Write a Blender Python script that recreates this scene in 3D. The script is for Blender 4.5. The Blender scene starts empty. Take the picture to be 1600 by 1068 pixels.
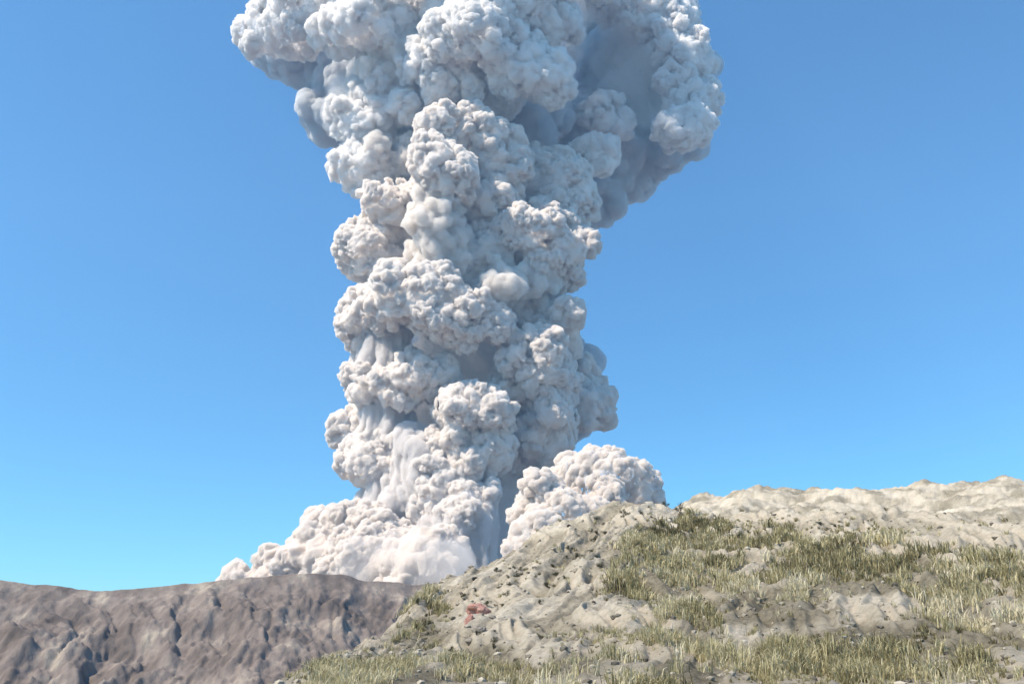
import bpy, math, random
import numpy as np
from mathutils import Vector

R = math.radians
sc = bpy.context.scene
col = sc.collection

# ------------------------------------------------------------------ camera
PITCH = R(20.0)
FOC = 1289.0                                   # focal length in pixels of the 1600x1068 photograph
cam = bpy.data.cameras.new('camera')
cam.sensor_fit = 'HORIZONTAL'
cam.sensor_width = 36.0
cam.lens = 36.0 * FOC / 1600.0
cam.clip_start = 0.1
cam.clip_end = 60000
co = bpy.data.objects.new('camera', cam)
co.location = (0, 0, 0)
co.rotation_euler = (math.pi / 2 + PITCH, 0, 0)
col.objects.link(co)
sc.camera = co

# ------------------------------------------------------------------ sky and sun
SUN_EL = R(50)
SUN_AZ = R(-118)                               # measured from +Y (view direction) towards +X; sun is behind-left
sd = Vector((math.sin(SUN_AZ) * math.cos(SUN_EL), math.cos(SUN_AZ) * math.cos(SUN_EL), math.sin(SUN_EL)))
w = bpy.data.worlds.new('World')
sc.world = w
w.use_nodes = True
nt = w.node_tree
sky = nt.nodes.new('ShaderNodeTexSky')
sky.sky_type = 'NISHITA'
sky.sun_disc = False
sky.sun_elevation = SUN_EL
sky.sun_rotation = SUN_AZ
sky.altitude = 1200
sky.air_density = 1.25
sky.dust_density = 0.5
sky.ozone_density = 2.6
tint = nt.nodes.new('ShaderNodeMix'); tint.data_type = 'RGBA'; tint.blend_type = 'MULTIPLY'
tint.inputs[0].default_value = 1.0
tint.inputs[7].default_value = (0.50, 0.98, 1.19, 1)      # the deep clean blue of the high air
nt.links.new(sky.outputs[0], tint.inputs[6])
nt.links.new(tint.outputs[2], nt.nodes['Background'].inputs[0])
nt.nodes['Background'].inputs[1].default_value = 0.092
sun = bpy.data.lights.new('sun', 'SUN')
sun.energy = 5.0
sun.angle = R(0.5)
sun.color = (1.0, 0.89, 0.755)
so = bpy.data.objects.new('sun', sun)
so.rotation_euler = sd.to_track_quat('Z', 'Y').to_euler()
so.location = (-50, -50, 200)
col.objects.link(so)
sc.view_settings.view_transform = 'Standard'
sc.view_settings.look = 'None'
sc.view_settings.exposure = 0.75
sc.view_settings.gamma = 1.0
sc.view_settings.use_curve_mapping = False
sc.cycles.max_bounces = 14
sc.cycles.diffuse_bounces = 4
sc.cycles.volume_bounces = 12
sc.cycles.transparent_max_bounces = 16
sc.cycles.use_denoising = True

# ------------------------------------------------------------------ helpers
cp, sp = math.cos(PITCH), math.sin(PITCH)
def ray(px, py):
    u = (px - 800.0) / FOC
    v = (534.0 - py) / FOC
    return Vector((u, cp - v * sp, sp + v * cp))
def at(px, py, Y):
    d = ray(px, py)
    return d * (Y / d.y)
def mpp(p):                                     # metres per photo pixel at a point
    return (p.y * cp + p.z * sp) / FOC

def tag(o, label=None, cat=None, group=None, kind=None):
    if label: o['label'] = label
    if cat: o['category'] = cat
    if group: o['group'] = group
    if kind: o['kind'] = kind
    return o
def empty(name, loc):
    o = bpy.data.objects.new(name, None)
    o.location = loc
    col.objects.link(o)
    return o

def hash3(ix, iy, iz, seed):
    h = (ix.astype(np.int64) * 73856093) ^ (iy.astype(np.int64) * 19349663) ^ (iz.astype(np.int64) * 83492791) ^ (seed * 2654435761)
    h &= 0x7fffffff
    h = ((h >> 13) ^ h) * 60493 + (h * h) % 15731 * 7919
    h &= 0x7fffffff
    a = (h & 1023) / 1023.0
    b = ((h >> 10) & 1023) / 1023.0
    c = ((h >> 20) & 1023) / 1023.0
    return a.astype(np.float32), b.astype(np.float32), c.astype(np.float32)
def worley(P, seed=0):
    """squared distance to the nearest feature point of a unit jittered lattice"""
    If = np.floor(P)
    F = (P - If).astype(np.float32)
    I = If.astype(np.int64)
    lo = I.min(0) - 1
    dim = I.max(0) - lo + 2
    gi, gj, gk = np.meshgrid(*[np.arange(lo[c], lo[c] + dim[c]) for c in range(3)], indexing='ij')
    T = np.stack(hash3(gi.ravel(), gj.ravel(), gk.ravel(), seed), 1)
    K = I - lo
    base = (K[:, 0] * dim[1] + K[:, 1]) * dim[2] + K[:, 2]
    best = np.full(len(P), 9.0, np.float32)
    for dx in (-1, 0, 1):
        for dy in (-1, 0, 1):
            for dz in (-1, 0, 1):
                t_ = T[base + ((dx * dim[1] + dy) * dim[2] + dz)]
                t_ += np.array([dx, dy, dz], np.float32) - F
                np.minimum(best, np.einsum('ij,ij->i', t_, t_), out=best)
    return best
def vnoise(P, seed=0):
    """smooth value noise -1..1"""
    I = np.floor(P).astype(np.int64)
    F = P - I
    F = F * F * F * (F * (F * 6 - 15) + 10)
    out = 0
    for dx in (0, 1):
        for dy in (0, 1):
            for dz in (0, 1):
                a, _, _ = hash3(I[:, 0] + dx, I[:, 1] + dy, I[:, 2] + dz, seed)
                wgt = (F[:, 0] if dx else 1 - F[:, 0]) * (F[:, 1] if dy else 1 - F[:, 1]) * (F[:, 2] if dz else 1 - F[:, 2])
                out = out + a * wgt
    return out * 2 - 1
def fbm(P, seed=0, oct=4, gain=0.5):
    s = 0; a = 1
    for k in range(oct):
        s = s + a * vnoise(P * (2.03 ** k) + 17.3 * k, seed + k)
        a *= gain
    return s

def fast_mesh(name, V, Fq, smooth=True):
    me = bpy.data.meshes.new(name)
    Fq = np.asarray(Fq, np.int32)
    n, k = Fq.shape
    me.vertices.add(len(V))
    me.vertices.foreach_set('co', np.asarray(V, np.float32).ravel())
    me.loops.add(n * k)
    me.loops.foreach_set('vertex_index', Fq.ravel())
    me.polygons.add(n)
    me.polygons.foreach_set('loop_start', np.arange(0, n * k, k, dtype=np.int32))
    me.polygons.foreach_set('loop_total', np.full(n, k, np.int32))
    me.polygons.foreach_set('use_smooth', np.full(n, smooth, bool))
    me.update(calc_edges=True)
    return me
def link(name, me, mat, parent=None):
    o = bpy.data.objects.new(name, me)
    me.name = name
    if mat and not me.materials: me.materials.append(mat)
    col.objects.link(o)
    if parent:
        o.parent = parent
        o.matrix_parent_inverse.identity()
        o.location = -parent.location
    return o

# ------------------------------------------------------------------ materials
def new_mat(name):
    m = bpy.data.materials.new(name)
    m.use_nodes = True
    b = m.node_tree.nodes['Principled BSDF']
    b.inputs['Roughness'].default_value = 1.0
    b.inputs['Specular IOR Level'].default_value = 0.0
    return m, m.node_tree, b
def N(nt, t, **kw):
    n = nt.nodes.new(t)
    for k, v in kw.items():
        if k.startswith('i_'): n.inputs[k[2:].replace('_', ' ')].default_value = v
        else: setattr(n, k, v)
    return n
def ramp(nt, stops, src):
    r = nt.nodes.new('ShaderNodeValToRGB')
    e = r.color_ramp.elements
    while len(e) < len(stops): e.new(0.5)
    for q, (p, c) in zip(e, stops):
        q.position = p
        q.color = (c[0], c[1], c[2], 1)
    nt.links.new(src, r.inputs[0])
    return r

def vol_mat(name, c, dens, an=0.0):
    m = bpy.data.materials.new(name); m.use_nodes = True
    t = m.node_tree; t.nodes.remove(t.nodes['Principled BSDF'])
    pv = t.nodes.new('ShaderNodeVolumePrincipled')
    pv.inputs['Color'].default_value = (*c, 1); pv.inputs['Density'].default_value = dens; pv.inputs['Anisotropy'].default_value = an
    t.links.new(pv.outputs[0], t.nodes['Material Output'].inputs['Volume'])
    return m
M_FINE = vol_mat('ash_billow', (0.968, 0.932, 0.892), 0.42)
M_CAP = vol_mat('ash_cap_billow', (0.981, 0.962, 0.938), 0.26)
M_SOFT = vol_mat('ash_soft', (0.965, 0.93, 0.885), 0.13)
M_SHADE_TINT = vol_mat('ash_shade_tint', (0.87, 0.878, 0.885), 0.12)  # shade of hollows and undersides put into the colour: darker, cooler ash
M_DUST = vol_mat('ash_dust', (0.95, 0.922, 0.895), 0.14)
M_VEIL = vol_mat('ash_veil', (0.965, 0.94, 0.915), 0.010)
M_TAN = vol_mat('ash_tan', (0.955, 0.912, 0.862), 0.42)

# ------------------------------------------------------------------ clouds of ash
def ico(sub):
    import bmesh
    bm = bmesh.new()
    bmesh.ops.create_icosphere(bm, subdivisions=sub, radius=1.0)
    V = np.array([v.co[:] for v in bm.verts]); F = np.array([[v.index for v in f.verts] for f in bm.faces])
    bm.free()
    return V, F
IV, IF = ico(3)

def remeshed(V, F, voxel):
    me = fast_mesh('tmp', V, F)
    o = bpy.data.objects.new('tmp', me)
    col.objects.link(o)
    md = o.modifiers.new('r', 'REMESH')
    md.mode = 'VOXEL'; md.voxel_size = voxel; md.use_smooth_shade = True
    dg = bpy.context.evaluated_depsgraph_get()
    dg.update()
    ev = o.evaluated_get(dg).to_mesh()
    n = len(ev.vertices)
    Vo = np.empty(n * 3, np.float32); ev.vertices.foreach_get('co', Vo)
    L = np.empty(len(ev.loops), np.int32); ev.loops.foreach_get('vertex_index', L)
    tot = np.empty(len(ev.polygons), np.int32); ev.polygons.foreach_get('loop_total', tot)
    assert (tot == 4).all()
    o.evaluated_get(dg).to_mesh_clear()
    bpy.data.objects.remove(o); bpy.data.meshes.remove(me)
    return Vo.reshape(-1, 3).astype(np.float64), L.reshape(-1, 4)
def normals(V, F):
    a = V[F[:, 2]] - V[F[:, 0]]; b = V[F[:, 3]] - V[F[:, 1]]
    fn = np.cross(a, b)
    out = np.zeros_like(V)
    for k in range(4):
        for c in range(3):
            out[:, c] += np.bincount(F[:, k], fn[:, c], len(V))
    l = np.linalg.norm(out, axis=1); l[l == 0] = 1
    return out / l[:, None]
def relax(V, F, it):
    for _ in range(it):
        acc = np.zeros_like(V); cnt = np.zeros(len(V))
        for k in range(4):
            i, j = F[:, k], F[:, (k + 1) % 4]
            for c in range(3):
                acc[:, c] += np.bincount(i, V[j, c], len(V)) + np.bincount(j, V[i, c], len(V))
            cnt += np.bincount(i, minlength=len(V)) + np.bincount(j, minlength=len(V))
        V = V * 0.4 + 0.6 * acc / np.maximum(cnt, 1)[:, None]
    return V

#            cell sizes (m) and dome heights (share of the cell), vertical stretch of cells
STYLE = {
    'fine':   ([84, 38, 19, 10, 6], [0.44, 0.88, 1.10, 1.0, 0.7], 1.0),
    'med':    ([100, 48, 23, 12, 7], [0.44, 0.78, 1.0, 0.85, 0.5], 1.0),
    'round':  ([72, 33, 17, 9.5, 6], [0.26, 0.60, 0.95, 0.95, 0.6], 1.0),
    'soft':   ([90, 42, 21, 12], [0.50, 0.85, 0.90, 0.70], 1.0),
    'smooth': ([150, 76, 38, 18], [0.36, 0.50, 0.44, 0.34], 1.0),
    'streak': ([60, 28, 15, 10],   [0.30, 0.85, 1.5, 1.3], 0.07),
}
def billow(spec, voxel=4.2, seed=0, style='fine', kids=26):
    """spec: list of (px, py, rx, ry, Y). Irregular union of balls -> one closed surface, then fractal domes."""
    rnd = random.Random(seed)
    Vs, Fs, n = [], [], 0
    def ball(c, r, s=(1, 1, 1)):
        nonlocal n
        Vs.append(IV * np.array(s) * r + np.array(c)); Fs.append(IF + n); n += len(IV)
    for (px, py, rx, ry, Y) in spec:
        c = at(px, py, Y); m = mpp(c)
        ax, az = rx * m * 0.76, ry * m * 0.80
        ay = 0.85 * (ax * az) ** 0.5
        ball(c, 1.0, (ax, ay, az))
        for k in range(kids):
            th = rnd.uniform(0, 2 * math.pi); ph = math.acos(rnd.uniform(-0.9, 1))
            if rnd.random() < 0.75: th = rnd.uniform(math.pi * 0.95, math.pi * 2.05)      # most lobes where they can be seen
            d = (math.sin(ph) * math.cos(th), math.sin(ph) * math.sin(th), math.cos(ph))
            rr = rnd.choice((0.2, 0.26, 0.34, 0.46)) * rnd.uniform(0.85, 1.15) * (ax * az) ** 0.5
            f = {'smooth': 0.62, 'streak': 0.55}.get(style) or rnd.uniform(0.8, 1.05)
            ball((c.x + d[0] * ax * f, c.y + d[1] * ay * f, c.z + d[2] * az * f), rr,
                 (1, 1, 2.4 if style == 'streak' else rnd.uniform(0.8, 1.05)))
    V, F = remeshed(np.concatenate(Vs), np.concatenate(Fs), voxel)
    V = relax(V, F, 3)
    big = np.stack([fbm(V / 120.0 + 2.1 + seed, 21, 3), fbm(V / 120.0 + 7.7 + seed, 22, 3), fbm(V / 120.0 + 4.3 + seed, 23, 3)], 1)
    V = V + big * np.array([24, 20, 22]) * {'streak': 0.7, 'round': 0.3}.get(style, 1.0)
    sizes, amps, st = STYLE[style]
    warp = np.stack([fbm(V / 70.0 + 5.1, 1, 3), fbm(V / 70.0 + 9.7, 2, 3), fbm(V / 70.0 + 3.3, 3, 3)], 1) * 9
    for k, (s, a) in enumerate(zip(sizes, amps)):
        nr = normals(V, F)
        if st != 1.0:
            nr = nr * np.array([1, 1, 0.15])
        Q = (V + warp + seed * 31.7 + (0, 0, -0.0)) / s
        Q[:, 2] *= st
        wv = worley(Q, 11 + k)
        dome = 0.55 - np.minimum(wv, 1.1) * 1.25
        if k >= 1:                                  # patches where the small domes are weaker, as in the photograph
            am = 0.85 + 0.5 * vnoise(V / 150.0 + 40 * k + seed, 5)
            dome = dome * np.clip(am, 0.35, 1.2)
        V = V + nr * (dome * a * s)[:, None]
        if k < 2: V = relax(V, F, 1)
    if style in ('soft', 'smooth', 'streak'):       # thin ash: clean away folds, they would show through
        q = np.concatenate([F[:, [0, 1, 2]], F[:, [0, 2, 3]]])
        V, F = remeshed(V, q, voxel * (0.95 if style == 'streak' else 1.15))
    return V, F
NB = [0]
def add_billow(parent, spec, style='fine', mat=None, name='billow', kids=26, voxel=2.7):
    NB[0] += 1
    V, F = billow(spec, voxel, NB[0], style, kids)
    me = fast_mesh(name, V, F)
    return link(name, me, mat or M_FINE, parent)

def B(parent, rows, mat=None):
    for r in rows:
        style, spec = r[0], r[1:]
        m = mat
        if style == 'soft': m = M_SOFT
        if style == 'streak': m = M_DUST
        if style == 'smooth': m = M_SHADE_TINT
        nm = {'streak': 'ash_curtain', 'smooth': 'shade_tint_flank'}.get(style, 'billow')
        add_billow(parent, list(spec), style, m, nm, kids={'smooth': 8, 'soft': 16}.get(style, 26))

# --- the column
ec = empty('eruption_column', at(740, 1003, 2000))
tag(ec, 'towering column of churning grey white ash rising from behind the hill', 'ash column')
cv, cf = billow([(735, 1000 - i * 75, 122, 70, 2170) for i in range(13)], 8.0, 77, 'smooth', 3)
link('column_core', fast_mesh('column_core', cv, cf), M_FINE, ec)
B(ec, [
    # foot
    ('streak', (715, 860, 48, 85, 1770), (752, 850, 14, 100, 1760)),
    ('streak', (690, 880, 50, 60, 1860)),
    ('streak', (640, 850, 50, 95, 1860)),
    ('fine', (712, 775, 56, 50, 1770)),
    ('fine', (736, 642, 48, 36, 1770), (728, 700, 40, 40, 1790)),
    ('streak', (650, 760, 36, 110, 1815)),
    ('fine', (598, 712, 58, 42, 1840)),
    ('streak', (602, 790, 46, 75, 1860)),
    ('fine', (572, 660, 30, 50, 1940)),
    ('streak', (604, 660, 52, 56, 1850)),
    ('fine', (640, 600, 66, 30, 1800), (590, 605, 45, 34, 1850)),
    ('med', (820, 715, 56, 26, 1930), (845, 690, 40, 26, 1880)),
    ('soft', (815, 750, 60, 30, 1960)),
    ('fine', (856, 636, 36, 44, 1860)),
    ('med', (905, 615, 34, 55, 2000), (922, 648, 28, 17, 1960)),
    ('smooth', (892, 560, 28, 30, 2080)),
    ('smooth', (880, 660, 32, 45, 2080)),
    ('fine', (846, 568, 54, 34, 1820), (800, 600, 34, 12, 1830)),
    ('med', (846, 500, 50, 34, 1850), (874, 540, 30, 40, 1900)),
    ('streak', (612, 570, 50, 62, 1845)),
    ('fine', (592, 498, 52, 50, 1850)),
    ('fine', (650, 462, 78, 46, 1750), (700, 496, 60, 32, 1740)),
    ('fine', (756, 510, 40, 26, 1760)),
    # middle
    ('fine', (590, 392, 46, 56, 1880)),
    ('med', (640, 385, 50, 50, 1920)),
    ('fine', (830, 375, 76, 38, 1790), (870, 400, 42, 44, 1820)),
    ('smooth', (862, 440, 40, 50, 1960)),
    ('soft', (755, 418, 44, 28, 1775), (800, 446, 52, 28, 1770), (838, 440, 30, 20, 1790), (795, 478, 30, 20, 1800)),
    ('soft', (694, 392, 42, 48, 1760)),
    ('fine', (628, 322, 52, 40, 1850)),
    ('med', (702, 268, 50, 44, 1700)),
    ('soft', (682, 330, 30, 56, 1720)),
    ('med', (735, 222, 66, 36, 1760), (778, 250, 30, 40, 1790)),
    ('fine', (765, 320, 52, 48, 1800)),
    ('fine', (866, 268, 46, 34, 1880), (898, 318, 36, 44, 1880)),
    ('soft', (832, 312, 42, 40, 1900)),
    ('fine', (862, 350, 50, 24, 1840)),
])

# --- the spreading cap
ac = empty('spreading_ash_cap', at(800, 160, 2000))
tag(ac, 'wide mushroom cap of white ash billows with a deep blue shaded hollow', 'ash cloud')
B(ac, [
    ('fine', (576, 250, 32, 50, 1900)),
    ('fine', (590, 180, 52, 50, 1880), (640, 170, 50, 42, 1860)),
    ('soft', (620, 98, 60, 46, 1800)),
    ('med', (640, 70, 52, 40, 1850), (600, 120, 40, 40, 1860)),
    ('fine', (682, 88, 42, 46, 1760)),
    ('soft', (608, 250, 40, 34, 1890), (650, 240, 34, 28, 1900)),
    ('med', (575, 40, 74, 40, 1760)),
    ('med', (530, 62, 34, 30, 1800)),
    ('fine', (740, 60, 66, 44, 1690)),
    ('fine', (840, 125, 44, 38, 1740), (810, 85, 50, 42, 1720)),
    ('fine', (858, 34, 46, 34, 1740), (810, 10, 60, 40, 1690)),
    ('fine', (716, 118, 46, 28, 1740)),
    ('fine', (788, 112, 62, 44, 1800), (770, 150, 40, 24, 1830)),
    ('med', (700, 45, 60, 44, 1790)),
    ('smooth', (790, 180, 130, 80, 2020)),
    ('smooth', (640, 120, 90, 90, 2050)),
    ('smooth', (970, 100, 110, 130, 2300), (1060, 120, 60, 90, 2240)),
    ('smooth', (860, -90, 120, 80, 2100), (960, -110, 80, 70, 2080)),  # unseen masses above the view, added to cast shade into the hollow
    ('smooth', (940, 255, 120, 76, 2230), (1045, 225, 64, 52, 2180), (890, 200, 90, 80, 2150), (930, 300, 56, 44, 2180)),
    ('fine', (1010, 22, 56, 38, 1980), (960, 4, 50, 30, 1980)),
    ('fine', (1025, -14, 56, 34, 1980), (1045, 30, 40, 30, 1980)),
    ('fine', (1062, 80, 42, 50, 1980)),
    ('fine', (1066, 145, 32, 36, 1980)),
    ('fine', (1080, 196, 42, 36, 1970), (1050, 212, 34, 20, 1970)),
    ('med', (940, 172, 32, 18, 2020), (964, 194, 18, 14, 2020)),
    ('med', (918, 244, 32, 18, 1960)),
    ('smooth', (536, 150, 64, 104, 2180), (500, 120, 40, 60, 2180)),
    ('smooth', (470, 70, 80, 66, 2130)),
    ('med', (470, 20, 66, 46, 1860), (420, 46, 40, 32, 1900)),
    ('fine', (650, -22, 120, 54, 1740)),
    ('fine', (790, -64, 110, 60, 1660)),
    ('fine', (900, -50, 70, 46, 1850)),
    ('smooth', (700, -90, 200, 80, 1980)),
], M_CAP)

for par, rows in ((ec, [(732, 900 - i * 70, (196, 192, 188, 196, 200, 188, 184, 186, 184)[i], 62, 1990) for i in range(9)]),
                  (ac, [(600, 150, 84, 140, 1950), (740, 50, 220, 90, 1930), (1006, 110, 92, 110, 2150), (960, 240, 100, 64, 2200)])):
    add_billow(par, rows, 'soft', M_VEIL, 'ash_veil', 14, 6.0)

# --- side puff behind the ridge and low surge on the left
pf = empty('side_ash_cloud', at(930, 880, 1500))
tag(pf, 'rounded tan grey ash cloud swelling up from behind the crest, right of the column', 'ash cloud')
B(pf, [
    ('round', (945, 757, 70, 52, 1560), (985, 762, 48, 42, 1600), (908, 750, 36, 38, 1570)),
    ('round', (862, 808, 58, 62, 1480), (842, 850, 44, 44, 1450), (905, 825, 44, 44, 1470)),
], M_TAN)
bs = empty('low_ash_surge', at(570, 1003, 1500))
tag(bs, 'low pale pinkish ash surge rolling over the dark rim, left of the column foot', 'ash cloud')
B(bs, [
    ('round', (600, 850, 70, 46, 1700), (560, 885, 84, 44, 1650)),
    ('fine', (500, 885, 60, 40, 1720), (440, 905, 50, 24, 1760), (390, 915, 40, 16, 1780)),
    ('med', (640, 905, 70, 46, 1600), (690, 895, 50, 48, 1620)),
    ('fine', (560, 835, 50, 40, 1760), (530, 850, 40, 30, 1760)),
    ('streak', (620, 870, 60, 40, 1700)),
], M_TAN)
add_billow(bs, [(600, 895, 100, 36, 1600), (670, 895, 80, 38, 1540)], 'soft', M_VEIL, 'ash_veil', 12, 6.0)

# ------------------------------------------------------------------ terrain
def lerp_tab(x, tab):
    xs = [t[0] for t in tab]; ys = [t[1] for t in tab]
    return np.interp(x, xs, ys)
def dir_of(px, py):
    d = ray(px, py)
    return math.atan2(d.x, d.y), math.atan2(d.z, math.hypot(d.x, d.y))

# crest of the near hill: photo pixel, horizontal distance
CREST = [(200, 1200, 40), (420, 1075, 48), (502, 1026, 62), (560, 1006, 75), (610, 968, 88), (650, 934, 98), (690, 905, 112), (740, 884, 122),
         (780, 866, 128), (830, 838, 138), (880, 812, 146), (920, 792, 152), (955, 778, 158), (985, 777, 160), (1020, 782, 162),
         (1050, 790, 165), (1100, 798, 160), (1180, 800, 150), (1300, 790, 140), (1450, 800, 130), (1650, 815, 120), (1900, 830, 110)]
ct = [(dir_of(a, b)[0], math.tan(dir_of(a, b)[1]), c) for a, b, c in CREST]
def crest(th):
    e = lerp_tab(th, [(a, b) for a, b, c in ct]); r = lerp_tab(th, [(a, c) for a, b, c in ct])
    f = np.clip((np.abs(th) - 0.75) / 0.6, 0, 1)
    return e * (1 - f) + (-0.03) * f, r
th_front = np.linspace(-0.72, 0.72, 1000)
th_l = np.linspace(-math.pi, -0.72, 61)[:-1]
th_r = np.linspace(0.72, math.pi, 61)[1:-1]
TH = np.concatenate([th_l, th_front, th_r])
R0, Z0 = 24.0, -1.55
def hill_point(th, t):
    """t in 0..1 runs from the foot of the slope (24 m away) to the crest"""
    e, rc = crest(th)
    e0 = Z0 / R0
    r = R0 * (rc / R0) ** (t ** 0.85)
    el = e0 + (e - e0) * (t ** 0.93)
    return r, r * el
NT = 340
tt = np.linspace(0, 1, NT)
near_r = np.array([0.0, 0.7, 1.5, 2.5, 4, 6, 8.5, 11, 14, 17, 19, 21, 22.5])
back = np.array([1.01, 1.03, 1.06, 1.1, 1.16, 1.25, 1.4, 1.7, 2.2, 3.0])
rows_r, rows_z = [], []
for r in near_r:
    rows_r.append(np.full(len(TH), r)); rows_z.append(np.full(len(TH), -1.65 + 0.10 * (r / R0) ** 2))
for t in tt:
    r, z = hill_point(TH, t)
    rows_r.append(r); rows_z.append(z)
e, rc = crest(TH)
for b in back:
    rows_r.append(rc * b); rows_z.append(np.maximum(rc * e - (b - 1) * rc * 0.75 - 0.0, -108.0))
RR = np.array(rows_r); ZZ = np.array(rows_z)
TT = np.broadcast_to(TH, RR.shape)
X = RR * np.sin(TT); Y = RR * np.cos(TT)
def poly_dist(X, Y, pts):
    d = np.full(X.shape, 1e9)
    for (x0, y0), (x1, y1) in zip(pts[:-1], pts[1:]):
        vx, vy = x1 - x0, y1 - y0
        s = np.clip(((X - x0) * vx + (Y - y0) * vy) / (vx * vx + vy * vy), 0, 1)
        d = np.minimum(d, np.hypot(X - x0 - s * vx, Y - y0 - s * vy))
    return d
def hill_at_pixel(px, py):
    """world point of the undisturbed hill seen along a pixel"""
    th, el = dir_of(px, py)
    te = math.tan(el)
    lo, hi = 0.0, 1.0
    for _ in range(40):
        m = (lo + hi) / 2
        r, z = hill_point(np.array([th]), m)
        if z[0] / r[0] < te: lo = m
        else: hi = m
    r, z = hill_point(np.array([th]), lo)
    return float(r[0] * math.sin(th)), float(r[0] * math.cos(th)), float(z[0])
GULLY = [([(948, 790), (930, 826), (900, 850), (868, 880), (850, 905)], 2.2, 1.5),
         ([(960, 800), (955, 830), (946, 870), (948, 895)], 1.4, 0.7),
         ([(905, 850), (880, 885), (862, 905), (850, 930)], 1.3, 0.8),
         ([(870, 845), (840, 862), (812, 884)], 1.5, 0.8),
         ([(900, 905), (872, 930), (830, 955)], 1.2, 0.6),
         ([(830, 850), (818, 880), (815, 905)], 1.2, 0.7),
         ([(780, 895), (778, 925), (770, 950)], 1.2, 0.7),
         ([(965, 922), (930, 930), (898, 944)], 1.0, 0.7),
         ([(1000, 835), (1030, 833), (1060, 822)], 1.2, 0.7),
         ([(660, 1003), (720, 997), (790, 985)], 0.9, 0.6),
         ([(668, 1015), (730, 1004), (800, 992)], 0.8, 0.5),
         ([(745, 1000), (800, 1030), (830, 1068)], 1.6, 0.7),
         ([(700, 910), (690, 960), (660, 1000)], 2.0, 0.9)]
gd = np.full(X.shape, 0.0)
for pts, wd, dp in GULLY:
    pw = [hill_at_pixel(*p)[:2] for p in pts]
    d = poly_dist(X, Y, pw)
    gd = np.maximum(gd, dp * np.exp(-(d / wd) ** 2))
P3 = np.stack([X.ravel(), Y.ravel(), np.zeros(X.size)], 1)
# rills run down towards the viewer's left: stretch the noise along that direction
ga, gb = hill_at_pixel(948, 800), hill_at_pixel(850, 905)
ang = math.atan2(ga[0] - gb[0], ga[1] - gb[1])
wob = fbm(P3 / 16.0, 29, 3) * 2.0
U = P3[:, 0] * math.cos(ang) - P3[:, 1] * math.sin(ang) + wob
W = P3[:, 0] * math.sin(ang) + P3[:, 1] * math.cos(ang)
PR = np.stack([U / 3.6, W / 30.0, np.zeros(len(U))], 1)
rill = ((1 - np.abs(fbm(PR, 31, 4, 0.6)) * 1.8)).reshape(X.shape)
PR2 = np.stack([U / 1.5, W / 16.0, np.zeros(len(U))], 1)
rill2 = (1 - np.abs(fbm(PR2, 37, 3, 0.6)) * 1.8).reshape(X.shape)
lump = fbm(P3 / 14.0, 41, 5, 0.55).reshape(X.shape)
fine = fbm(P3 / 1.7, 51, 3, 0.6).reshape(X.shape)
far = np.clip((RR - 18) / 40, 0, 1)
ZZ = ZZ + far * (0.42 * lump + 0.52 * rill + 0.24 * rill2 - 0.4) + (0.05 + 0.14 * far) * fine - gd * np.clip((RR - 20) / 20, 0, 1)
Vh = np.stack([X.ravel(), Y.ravel(), ZZ.ravel()], 1)
nr, nc = X.shape
i = np.arange(nr - 1)[:, None] * nc; j = np.arange(nc)[None, :]; j2 = (j + 1) % nc
Fh = np.stack([(i + j).ravel(), (i + j2).ravel(), (i + nc + j2).ravel(), (i + nc + j).ravel()], 1)

m, t, b = new_mat('ash_slope')
g = N(t, 'ShaderNodeNewGeometry')
n1 = N(t, 'ShaderNodeTexNoise', i_Scale=0.09, i_Detail=8.0, i_Roughness=0.65)
n2 = N(t, 'ShaderNodeTexNoise', i_Scale=1.6, i_Detail=6.0, i_Roughness=0.7)
for q in (n1, n2): t.links.new(g.outputs['Position'], q.inputs['Vector'])
r1 = ramp(t, [(0.32, (0.41, 0.355, 0.265)), (0.5, (0.53, 0.47, 0.37)), (0.68, (0.60, 0.545, 0.445))], n1.outputs[0])
r2 = ramp(t, [(0.3, (0.62, 0.60, 0.56)), (0.55, (1, 1, 1))], n2.outputs[0])
mx = N(t, 'ShaderNodeMix', data_type='RGBA', blend_type='MULTIPLY')
mx.inputs[0].default_value = 0.8
t.links.new(r1.outputs[0], mx.inputs[6]); t.links.new(r2.outputs[0], mx.inputs[7])
att = N(t, 'ShaderNodeAttribute', attribute_name='soil')
mx2 = N(t, 'ShaderNodeMix', data_type='RGBA')
t.links.new(att.outputs['Fac'], mx2.inputs[0])
t.links.new(mx.outputs[2], mx2.inputs[6])
r3 = ramp(t, [(0.35, (0.10, 0.088, 0.062)), (0.6, (0.22, 0.195, 0.14))], n2.outputs[0])
t.links.new(r3.outputs[0], mx2.inputs[7])
t.links.new(mx2.outputs[2], b.inputs['Base Color'])
n5 = N(t, 'ShaderNodeTexNoise', i_Scale=0.9, i_Detail=12.0, i_Roughness=0.78)
t.links.new(g.outputs['Position'], n5.inputs['Vector'])
bp = N(t, 'ShaderNodeBump', i_Strength=0.9, i_Distance=0.6)
t.links.new(n5.outputs[0], bp.inputs['Height']); t.links.new(bp.outputs[0], b.inputs['Normal'])
M_SLOPE = m

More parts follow.
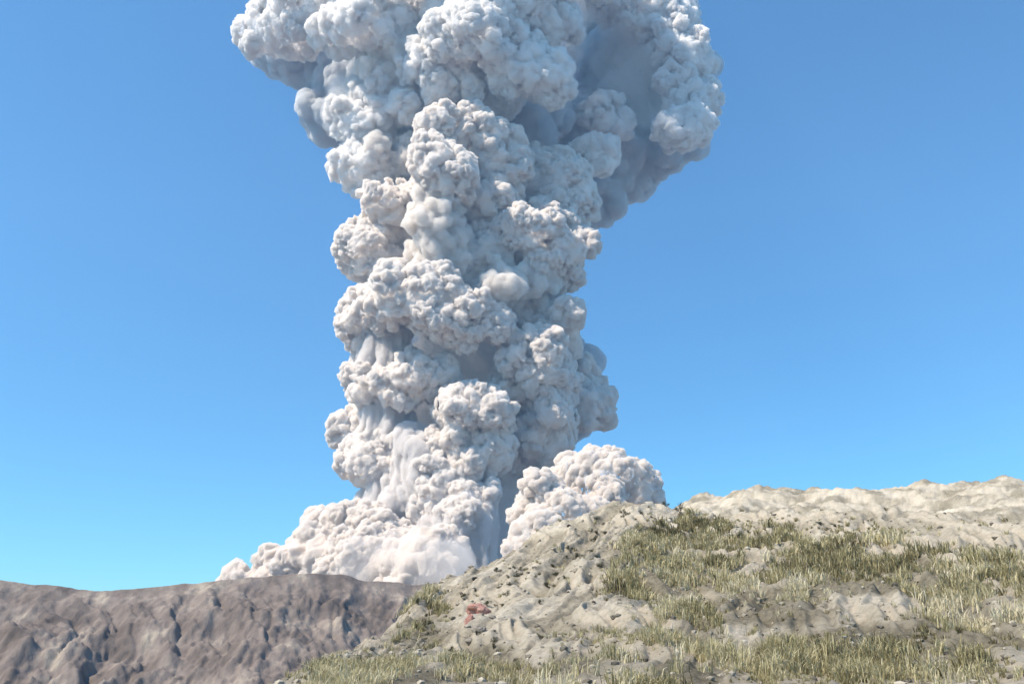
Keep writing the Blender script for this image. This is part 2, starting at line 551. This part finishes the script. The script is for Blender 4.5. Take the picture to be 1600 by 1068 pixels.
# where plants grow: blobs given by their centre on the hill (photo pixel), half sizes in degrees of view, density
VEG = [(1040, 870, 85, 55, 1.0), (1090, 850, 60, 50, 1.0), (1000, 905, 60, 34, 0.8), (1070, 1010, 70, 70, 0.75), (1000, 1062, 80, 34, 0.9), (880, 1062, 60, 34, 0.7),
       (940, 1010, 70, 26, 0.35), (770, 1046, 80, 36, 0.7), (620, 1054, 120, 34, 0.8), (645, 985, 50, 50, 0.85), (672, 940, 32, 42, 0.95),
       (560, 1060, 90, 30, 0.7), (1200, 880, 110, 60, 0.75), (1350, 870, 130, 44, 0.6), (1520, 920, 140, 60, 0.65), (1220, 1020, 130, 36, 0.55),
       (1420, 1040, 130, 46, 0.6), (895, 868, 34, 12, 0.4), (840, 895, 50, 16, 0.2)]
VT = [(dir_of(a, b)[0], dir_of(a, b)[1], c / FOC, d / FOC, k) for a, b, c, d, k in VEG]
def veg_density(x, y, z):
    th = np.arctan2(x, y); el = np.arctan2(z, np.hypot(x, y))
    out = np.zeros_like(x)
    for a, b_, c, d, k in VT:
        q = ((th - a) / c) ** 2 + ((el - b_) / d) ** 2
        out = np.maximum(out, k * np.clip(1.35 - q, 0, 1))
    return out
vd = veg_density(Vh[:, 0], Vh[:, 1], Vh[:, 2])
patch = fbm(Vh / np.array([9.0, 9.0, 9.0]), 61, 4, 0.6)
SOIL = [(1085, 985, 40, 26, 1.0), (1075, 1040, 46, 34, 0.8), (1000, 928, 60, 20, 0.9), (1065, 915, 50, 13, 0.9), (765, 1032, 52, 24, 0.8), (610, 1056, 70, 14, 0.6),
        (1030, 860, 80, 45, 0.45), (1200, 950, 90, 30, 0.8), (1380, 900, 120, 25, 0.7), (1320, 1010, 120, 30, 0.8), (1520, 990, 90, 40, 0.7), (900, 1040, 50, 20, 0.5), (650, 985, 40, 40, 0.3)]
_vd = VT
VT = [(dir_of(a, b)[0], dir_of(a, b)[1], c / FOC, d / FOC, k) for a, b, c, d, k in SOIL]
sd_ = veg_density(Vh[:, 0], Vh[:, 1], Vh[:, 2])
VT = _vd
soil = np.clip(sd_ * 1.2 + 0.5 * patch * (sd_ > 0.02) + vd * 0.25 + 0.35 * patch * (vd > 0.02), 0, 1) * 0.85
soil = np.maximum(soil, np.clip((gd.ravel() - 0.25) * 0.9, 0, 0.7) * np.clip(0.6 + patch, 0, 1))
soil = np.maximum(soil, np.clip((0.25 - rill.ravel()) * 0.9 + 0.25 * patch, 0, 0.5) * np.clip((RR.ravel() - 25) / 30, 0, 1))
me = fast_mesh('hillside', Vh, Fh)
at_ = me.attributes.new('soil', 'FLOAT', 'POINT'); at_.data.foreach_set('value', soil.astype(np.float32))
hill = link('hillside', me, M_SLOPE); tag(hill, kind='structure')

from mathutils.bvhtree import BVHTree
def hz_tree(V, F):
    return BVHTree.FromPolygons([tuple(v) for v in V.tolist()], F.tolist())
bvh = hz_tree(Vh, Fh[:(nr - 1) * nc])
def ground_z(x, y):
    h = bvh.ray_cast(Vector((x, y, 400)), Vector((0, 0, -1)))
    return h[0].z if h[0] else None

# dark crater rim behind, left
RIM = [(-900, 930), (-300, 915), (0, 905), (150, 925), (300, 912), (400, 902), (470, 895), (502, 896), (540, 899), (570, 907), (600, 907), (625, 910), (645, 914), (680, 912), (720, 905), (900, 900), (1300, 905), (2200, 930)]
rt = [(dir_of(a, b)[0], math.tan(dir_of(a, b)[1])) for a, b in RIM]
th = np.linspace(-1.0, 0.75, 900)
er = lerp_tab(th, rt)
rows = np.linspace(0, 1, 200)
Xr, Yr, Zr = [], [], []
rcst = 760 + 50 * np.sin(th * 5)
for s in rows:                                  # face from the valley floor up to the crest
    r = rcst - 300 * (1 - s) ** 1.15
    z = -112 + (rcst * er + 112) * (s ** 1.05)
    Xr.append(r * np.sin(th)); Yr.append(r * np.cos(th)); Zr.append(z)
for s in (0.02, 0.05, 0.1, 0.2, 0.4, 0.8):      # far side falling into the crater
    r = rcst + 300 * s
    Xr.append(r * np.sin(th)); Yr.append(r * np.cos(th)); Zr.append(np.maximum(rcst * er - 260 * s, -112))
Xr = np.array(Xr); Yr = np.array(Yr); Zr = np.array(Zr)
sfall = np.concatenate([rows, [0.9, 0.8, 0.6, 0.5, 0.3, 0.1]])[:, None]
Q = np.stack([(th[None, :] * 26 + 0.5 * fbm(np.stack([Xr.ravel(), Yr.ravel(), Zr.ravel()], 1) / 60.0, 7, 4).reshape(Xr.shape)).ravel(), (Yr / 150.0).ravel(), np.zeros(Xr.size)], 1)
gul = (np.abs(fbm(Q, 71, 4, 0.6))).reshape(Xr.shape)
P3 = np.stack([Xr.ravel(), Yr.ravel(), Zr.ravel()], 1)
lum = fbm(P3 / 45.0, 81, 5, 0.55).reshape(Xr.shape)
env = np.clip(np.minimum(sfall * 4, (1 - sfall) * 5 + 0.12), 0, 1)
rough = np.abs(fbm(P3 / np.array([15.0, 15.0, 70.0]), 85, 5, 0.62)).reshape(Xr.shape)
Zr = Zr + env * (6 * lum - 7 * (0.5 - gul) + 3.5 * rough)
Vr = np.stack([Xr.ravel(), Yr.ravel(), Zr.ravel()], 1)
nr2, nc2 = Xr.shape
i = np.arange(nr2 - 1)[:, None] * nc2; j = np.arange(nc2 - 1)[None, :]
Fr = np.stack([(i + j).ravel(), (i + j + 1).ravel(), (i + nc2 + j + 1).ravel(), (i + nc2 + j).ravel()], 1)
m, t, b = new_mat('dark_rim_rock')
g = N(t, 'ShaderNodeNewGeometry')
mp = N(t, 'ShaderNodeMapping'); mp.inputs['Scale'].default_value = (1, 1, 0.3)
t.links.new(g.outputs['Position'], mp.inputs[0])
n1 = N(t, 'ShaderNodeTexNoise', i_Scale=0.035, i_Detail=9.0, i_Roughness=0.68)
t.links.new(mp.outputs[0], n1.inputs['Vector'])
r1 = ramp(t, [(0.33, (0.10, 0.082, 0.070)), (0.47, (0.175, 0.143, 0.122)), (0.57, (0.235, 0.195, 0.165)), (0.70, (0.40, 0.345, 0.27))], n1.outputs[0])
t.links.new(r1.outputs[0], b.inputs['Base Color'])
bp = N(t, 'ShaderNodeBump', i_Strength=0.7, i_Distance=5.0)
t.links.new(n1.outputs[0], bp.inputs['Height']); t.links.new(bp.outputs[0], b.inputs['Normal'])
rim = link('crater_rim', fast_mesh('crater_rim', Vr, Fr), m); tag(rim, kind='structure')

# bare shoulder far right, just above the crest
SH = [(1030, 800), (1045, 790), (1065, 780), (1085, 772), (1100, 767), (1160, 760), (1230, 768), (1320, 764), (1450, 752), (1600, 745), (1900, 800)]
st_ = [(dir_of(a, b)[0], math.tan(dir_of(a, b)[1])) for a, b in SH]
th = np.linspace(st_[0][0], 0.9, 420)
es = lerp_tab(th, st_)
Xs, Ys, Zs = [], [], []
for s in np.linspace(0, 1, 60):
    r = 300 + 160 * s
    Xs.append(r * np.sin(th)); Ys.append(r * np.cos(th)); Zs.append(460 * es * (0.35 + 0.65 * s))
for s in (0.03, 0.1, 0.3, 0.7):
    r = 460 + 260 * s
    Xs.append(r * np.sin(th)); Ys.append(r * np.cos(th)); Zs.append(460 * es * (1 - s) - 60 * s)
Xs = np.array(Xs); Ys = np.array(Ys); Zs = np.array(Zs)
P3 = np.stack([Xs.ravel(), Ys.ravel(), Zs.ravel()], 1)
Zs = Zs + 3.2 * fbm(P3 / 22.0, 91, 6, 0.62).reshape(Xs.shape)
n3, c3 = Xs.shape
i = np.arange(n3 - 1)[:, None] * c3; j = np.arange(c3 - 1)[None, :]
Fs_ = np.stack([(i + j).ravel(), (i + j + 1).ravel(), (i + c3 + j + 1).ravel(), (i + c3 + j).ravel()], 1)
me = fast_mesh('far_slope', np.stack([Xs.ravel(), Ys.ravel(), Zs.ravel()], 1), Fs_)
sa = me.attributes.new('soil', 'FLOAT', 'POINT')
sa.data.foreach_set('value', np.clip(0.22 + 0.7 * fbm(P3 / 9.0, 95, 5, 0.65), 0, 0.7).astype(np.float32))
sh = link('far_slope', me, M_SLOPE); tag(sh, kind='structure')

# ground sheet
G = 5200.0
gx = np.linspace(-G, G, 41)
GX, GY = np.meshgrid(gx, gx)
GZ = np.full(GX.shape, -112.0) + 2.0 * np.sin(GX / 700.0) * np.cos(GY / 900.0)
n4 = 41
i = np.arange(n4 - 1)[:, None] * n4; j = np.arange(n4 - 1)[None, :]
Fg = np.stack([(i + j).ravel(), (i + j + 1).ravel(), (i + n4 + j + 1).ravel(), (i + n4 + j).ravel()], 1)
gr = link('ground', fast_mesh('ground', np.stack([GX.ravel(), GY.ravel(), GZ.ravel()], 1), Fg), rim.data.materials[0]); tag(gr, kind='structure')

# ------------------------------------------------------------------ plants
def leaf_mat(name, stops, trans=0.25):
    m, t, b = new_mat(name)
    a = N(t, 'ShaderNodeAttribute', attribute_name='tint')
    r = ramp(t, stops, a.outputs['Fac'])
    t.links.new(r.outputs[0], b.inputs['Base Color'])
    tr = N(t, 'ShaderNodeBsdfTranslucent')
    t.links.new(r.outputs[0], tr.inputs[0])
    ms = N(t, 'ShaderNodeMixShader'); ms.inputs[0].default_value = trans
    t.links.new(b.outputs[0], ms.inputs[1]); t.links.new(tr.outputs[0], ms.inputs[2])
    t.links.new(ms.outputs[0], t.nodes['Material Output'].inputs[0])
    return m
M_GRASS = leaf_mat('dry_grass', [(0.0, (0.10, 0.085, 0.045)), (0.25, (0.22, 0.19, 0.10)), (0.5, (0.41, 0.365, 0.20)), (0.75, (0.56, 0.50, 0.32)), (1.0, (0.66, 0.60, 0.44))])
M_SHRUB = leaf_mat('shrub_leaves', [(0.0, (0.035, 0.04, 0.028)), (0.5, (0.075, 0.078, 0.048)), (1.0, (0.19, 0.18, 0.11))])

rs = np.random.RandomState(7)
GVs, GFs, GT = [], [], []
gn = 0
def tussock(x, y, z, h, nb, spread, tint):
    global gn
    az = rs.uniform(0, 2 * math.pi, nb)
    lean = rs.uniform(0.05, spread, nb)
    hh = h * rs.uniform(0.55, 1.1, nb)
    bx = x + rs.normal(0, 0.18 * h, nb); by = y + rs.normal(0, 0.18 * h, nb)
    wd = (0.008 + 0.010 * h) * rs.uniform(0.7, 1.5, nb) * max(1.0, math.hypot(x, y) / 45.0)
    dx, dy = np.cos(az), np.sin(az)
    sx, sy = np.cos(az + 1.57 + rs.uniform(-.8, .8, nb)), np.sin(az + 1.57)
    p0 = np.stack([bx, by, np.full(nb, z - 0.05)], 1)
    p1 = p0 + np.stack([dx * lean * hh * 0.35, dy * lean * hh * 0.35, hh * 0.62], 1)
    p2 = p0 + np.stack([dx * lean * hh, dy * lean * hh, hh * (1 - 0.28 * lean)], 1)
    s = np.stack([sx, sy, np.zeros(nb)], 1) * wd[:, None]
    V = np.stack([p0 - s, p0 + s, p1 + s * 0.8, p1 - s * 0.8, p2 + s * 0.15, p2 - s * 0.15], 1).reshape(-1, 3)
    k = np.arange(nb)[:, None] * 6 + gn
    F = np.concatenate([k + np.array([[0, 1, 2, 3]]), k + np.array([[3, 2, 4, 5]])])
    tv = np.clip(tint + rs.normal(0, 0.16, nb), 0, 1)
    GVs.append(V); GFs.append(F); GT.append(np.repeat(tv, 6)); gn += nb * 6
NC = 70000
cth = rs.uniform(-0.62, 0.66, NC); cq = rs.uniform(0, 1, NC)
cr, cz = hill_point(cth, cq)
cx, cy = cr * np.sin(cth), cr * np.cos(cth)
cd = veg_density(cx, cy, cz)
pn = fbm(np.stack([cx / 3.2, cy / 5.5, 0 * cx], 1), 101, 3) - np.where(cth < 0.02, 0.12, 0.0)
keep = rs.uniform(0, 1, NC) < np.clip(cd * (0.45 + 1.7 * pn), 0, 1) * 0.7 + 0.014
ctint = 0.54 + 0.42 * vnoise(np.stack([cx / 7.0, cy / 7.0, 0 * cx + 3], 1), 55) + rs.normal(0, 0.14, NC)
made = 0
for q in np.nonzero(keep)[0][:13000]:
    zz = ground_z(cx[q], cy[q])
    if zz is None: continue
    h = rs.uniform(0.25, 1.15) * (0.5 + 0.75 * cq[q]) * (0.72 if cth[q] < 0.03 else 1.0) * (1.3 if cd[q] > 0.5 else 0.6)
    tussock(cx[q], cy[q], zz, h, int(rs.uniform(14, 26)), 1.0, ctint[q])
    made += 1
me = fast_mesh('dry_grass', np.concatenate(GVs), np.concatenate(GFs), smooth=False)
a = me.attributes.new('tint', 'FLOAT', 'POINT'); a.data.foreach_set('value', np.concatenate(GT).astype(np.float32))
go = link('dry_grass', me, M_GRASS); tag(go, 'dry straw coloured tall grass growing over the ash slope', 'grass', kind='stuff')


# shrubs: a few shapes, each with stems and a ragged crown of small leaves
M_STEM, _, bb = new_mat('shrub_stem'); bb.inputs['Base Color'].default_value = (0.11, 0.09, 0.065, 1)
def shrub_meshes(seed, n=420):
    q = np.random.RandomState(seed)
    cl = q.normal(0, 0.42, (9, 3)); cl[:, 2] = np.abs(cl[:, 2]) * 0.9 + 0.35
    pts = cl[q.randint(0, 9, n)] + q.normal(0, 0.17, (n, 3))
    pts[:, 2] = np.abs(pts[:, 2])
    a = q.normal(0, 1, (n, 3)); a /= np.linalg.norm(a, axis=1)[:, None]
    b_ = np.cross(a, q.normal(0, 1, (n, 3))); b_ /= np.linalg.norm(b_, axis=1)[:, None]
    s = q.uniform(0.05, 0.11, n)[:, None]
    V = np.stack([pts - a * s, pts + b_ * s * 0.6, pts + a * s, pts - b_ * s * 0.6], 1).reshape(-1, 3)
    F = np.arange(n * 4).reshape(-1, 4)
    mc = fast_mesh('crown', V, F, smooth=False)
    at2 = mc.attributes.new('tint', 'FLOAT', 'POINT')
    at2.data.foreach_set('value', np.repeat(np.clip(q.normal(0.45, 0.25, n), 0, 1), 4).astype(np.float32))
    mc.materials.append(M_SHRUB)
    SV, SF = [], []; k = 0
    for c in cl:
        for rr0, rr1, p0, p1 in ((0.05, 0.02, np.zeros(3) - (0, 0, .1), c),):
            for u in range(5):
                an = 2 * math.pi * u / 5
                off = np.array([math.cos(an), math.sin(an), 0])
                SV.append(p0 + off * rr0); SV.append(p1 + off * rr1)
            for u in range(5):
                v = (u + 1) % 5
                SF.append([k + 2 * u, k + 2 * v, k + 2 * v + 1, k + 2 * u + 1])
            k += 10
    ms = fast_mesh('stem', np.array(SV), np.array(SF)); ms.materials.append(M_STEM)
    return mc, ms
kinds = [shrub_meshes(s) for s in (1, 2, 3, 4)]
def place_shrub(x, y, z, s, k, label, group, zs=1.0):
    e_ = empty('shrub', (x, y, z - 0.03)); e_.scale = (s, s, s * zs); e_.rotation_euler = (0, 0, rs.uniform(0, 6.28))
    tag(e_, label, 'shrub', group)
    for nm, mm in (('crown', kinds[k][0]), ('stem', kinds[k][1])):
        o = bpy.data.objects.new(nm, mm); col.objects.link(o); o.parent = e_
    return e_
def shrub_px(px, py, size_px, label, group=None, zs=1.0):
    x, y, _ = hill_at_pixel(px, py)
    z = ground_z(x, y)
    m_ = math.hypot(x, y) / FOC
    place_shrub(x, y, z, size_px * m_ * 0.75, rs.randint(4), label, group, zs)
for k, (px, py) in enumerate([(1040, 783), (1062, 780), (1075, 790)]):
    shrub_px(px, py + 6, [9, 12, 7][k], ['small dark shrub on the crest beside the side ash cloud', 'wider dark shrub on the crest, right of the first crest shrub', 'low dark shrub just below the crest at the far right'][k])

SPOTS = [(905, 856, 22, 16, 14, 'in the long gully running down from the crest'), (935, 815, 12, 16, 8, 'at the top of the long gully near the crest'),
         (845, 885, 40, 16, 16, 'on the ribbed ash below the tan ash cloud'), (790, 900, 26, 16, 12, 'on the bare rib right of the round black boulder'),
         (820, 930, 40, 14, 10, 'on the open ash above the smooth bare patch'), (745, 935, 30, 16, 8, 'on the bare slope just above the pinkish red outcrop'),
         (655, 950, 26, 36, 26, 'on the steep left shoulder beside the dark rim'), (620, 1000, 50, 22, 24, 'on the lower left shoulder above the bottom grass'),
         (700, 1000, 50, 18, 12, 'on the terrace edge left of the grey boulders'), (950, 880, 20, 16, 6, 'at the left edge of the tall grass field'),
         (1000, 800, 30, 8, 7, 'scattered just under the bare crest'), (1240, 830, 90, 14, 12, 'along the top of the grass right of the crest'),
         (560, 1040, 50, 14, 10, 'at the foot of the left shoulder'), (800, 1000, 60, 14, 8, 'on the ash between terrace and bottom grass'),
         (950, 1010, 60, 16, 6, 'on the bare ash below the tall grass field')]
for (a, b_, c, d, n, where) in SPOTS:
    got = []
    for _ in range(n):
        qx, qy = a + rs.uniform(-c, c), b_ + rs.uniform(-d, d)
        th_, el_ = dir_of(qx, qy)
        if math.tan(el_) > float(crest(np.array([th_]))[0][0]) - 0.004: continue
        got.append((qx, qy, rs.uniform(4, 10)))
    names = {}
    for word, key in (('leftmost', lambda q: q[0]), ('rightmost', lambda q: -q[0]), ('highest', lambda q: q[1]), ('lowest', lambda q: -q[1]), ('widest', lambda q: -q[2])):
        left = [k for k in range(len(got)) if k not in names]
        if left: names[min(left, key=lambda k: key(got[k]))] = word
    for k, (qx, qy, sz) in enumerate(got):
        shrub_px(qx, qy, sz, names.get(k, 'inner small') + ' dark shrub ' + where, 'shrubs ' + where, rs.uniform(0.6, 1.1))

# loose stones too many to count
SV, SF, sn = [], [], 0
CV, CF = ico(1)
NS = 5200
sth = rs.uniform(-0.6, 0.66, NS); sq = rs.uniform(0.0, 1, NS) ** 0.9
sr_, sz_ = hill_point(sth, sq)
for q in range(NS):
    x, y = sr_[q] * math.sin(sth[q]), sr_[q] * math.cos(sth[q])
    zz = ground_z(x, y)
    if zz is None: continue
    s_ = (0.03 + 0.16 * rs.uniform() ** 4) * (0.7 + sr_[q] / 90.0)
    V = CV * (1 + rs.uniform(-0.28, 0.28, (len(CV), 1))) * s_ * np.array([rs.uniform(0.7, 1.4), rs.uniform(0.7, 1.4), rs.uniform(0.5, 0.9)])
    SV.append(V + np.array([x, y, zz + 0.2 * s_])); SF.append(CF + sn); sn += len(CV)
M_STONE, t_, b_ = new_mat('loose_stone')
g_ = N(t_, 'ShaderNodeNewGeometry')
r_ = ramp(t_, [(0.0, (0.10, 0.09, 0.075)), (0.6, (0.28, 0.25, 0.20)), (1.0, (0.45, 0.41, 0.33))], g_.outputs['Random Per Island'])
t_.links.new(r_.outputs[0], b_.inputs['Base Color'])
st = link('loose_stones', fast_mesh('loose_stones', np.concatenate(SV), np.concatenate(SF), smooth=False), M_STONE)
tag(st, 'loose grey brown stones scattered over the ash slope', 'stones', kind='stuff')

# rocks
def rock_mesh(seed, flat=0.7):
    V = IV.copy()
    V = V * (1 + 0.28 * fbm(V * 1.3 + seed * 7.7, seed, 3)[:, None])
    V[:, 2] *= flat
    return fast_mesh('boulder', V, IF, smooth=False)
def rock_mat(name, c1, c2):
    m, t, b = new_mat(name)
    g = N(t, 'ShaderNodeTexCoord')
    n1 = N(t, 'ShaderNodeTexNoise', i_Scale=3.0, i_Detail=8.0, i_Roughness=0.7)
    t.links.new(g.outputs['Object'], n1.inputs['Vector'])
    r1 = ramp(t, [(0.35, c1), (0.65, c2)], n1.outputs[0])
    t.links.new(r1.outputs[0], b.inputs['Base Color'])
    bp = N(t, 'ShaderNodeBump', i_Strength=0.6, i_Distance=0.1)
    t.links.new(n1.outputs[0], bp.inputs['Height']); t.links.new(bp.outputs[0], b.inputs['Normal'])
    return m
M_BLACK = rock_mat('black_rock', (0.015, 0.014, 0.013), (0.04, 0.036, 0.032))
M_RED = rock_mat('red_rock', (0.30, 0.13, 0.10), (0.46, 0.30, 0.25))
M_GREY = rock_mat('grey_rock', (0.17, 0.15, 0.125), (0.34, 0.30, 0.25))
def boulder(px, py, size_px, mat, label, seed, flat=0.75, name='boulder', sx=1.0):
    x, y, _ = hill_at_pixel(px, py)
    z = ground_z(x, y); m_ = math.hypot(x, y) / FOC; s = size_px * m_ * 0.5
    o = link(name, rock_mesh(seed, flat), mat)
    o.location = (x, y, z + s * 0.25); o.scale = (s * sx, s, s); o.rotation_euler = (0, 0, seed)
    tag(o, label, 'rock')
boulder(743, 906, 9, M_BLACK, 'single round black boulder high on the bare ash slope', 3)
boulder(889, 826, 6, M_BLACK, 'small black boulder on the ash slope below the side ash cloud', 4)
boulder(733, 968, 16, M_RED, 'narrow rusty red rock standing on the bare slope', 5, 1.7, sx=0.7)
boulder(747, 955, 30, M_RED, 'broad pinkish red outcrop beside the narrow rusty rock', 6, 0.7, sx=1.2)
boulder(750, 984, 22, M_GREY, 'grey brown boulder below the pinkish red outcrop', 7, 0.7)
boulder(735, 990, 14, M_GREY, 'smaller grey boulder at the left end of the terrace edge', 8, 0.7)
boulder(768, 965, 14, M_GREY, 'low grey stone right of the pinkish red outcrop', 9, 0.5)

# ------------------------------------------------------------------ air
HZ = 0.00006
import bmesh
bm = bmesh.new()
bmesh.ops.create_cube(bm, size=1.0)
hm = bpy.data.meshes.new('haze'); bm.to_mesh(hm); bm.free()
ho = bpy.data.objects.new('haze', hm); col.objects.link(ho)
ho.scale = (10800, 10800, 3200); ho.location = (0, 0, -116 + 1600)
m = bpy.data.materials.new('haze'); m.use_nodes = True
t = m.node_tree; t.nodes.remove(t.nodes['Principled BSDF'])
pv = t.nodes.new('ShaderNodeVolumePrincipled')
pv.inputs['Color'].default_value = (0.34, 0.62, 1.0, 1)
pv.inputs['Density'].default_value = HZ
pv.inputs['Anisotropy'].default_value = 0.0
t.links.new(pv.outputs[0], t.nodes['Material Output'].inputs['Volume'])
hm.materials.append(m)
tag(ho, 'thin pale blue haze filling the air around the volcano', 'haze', kind='stuff')
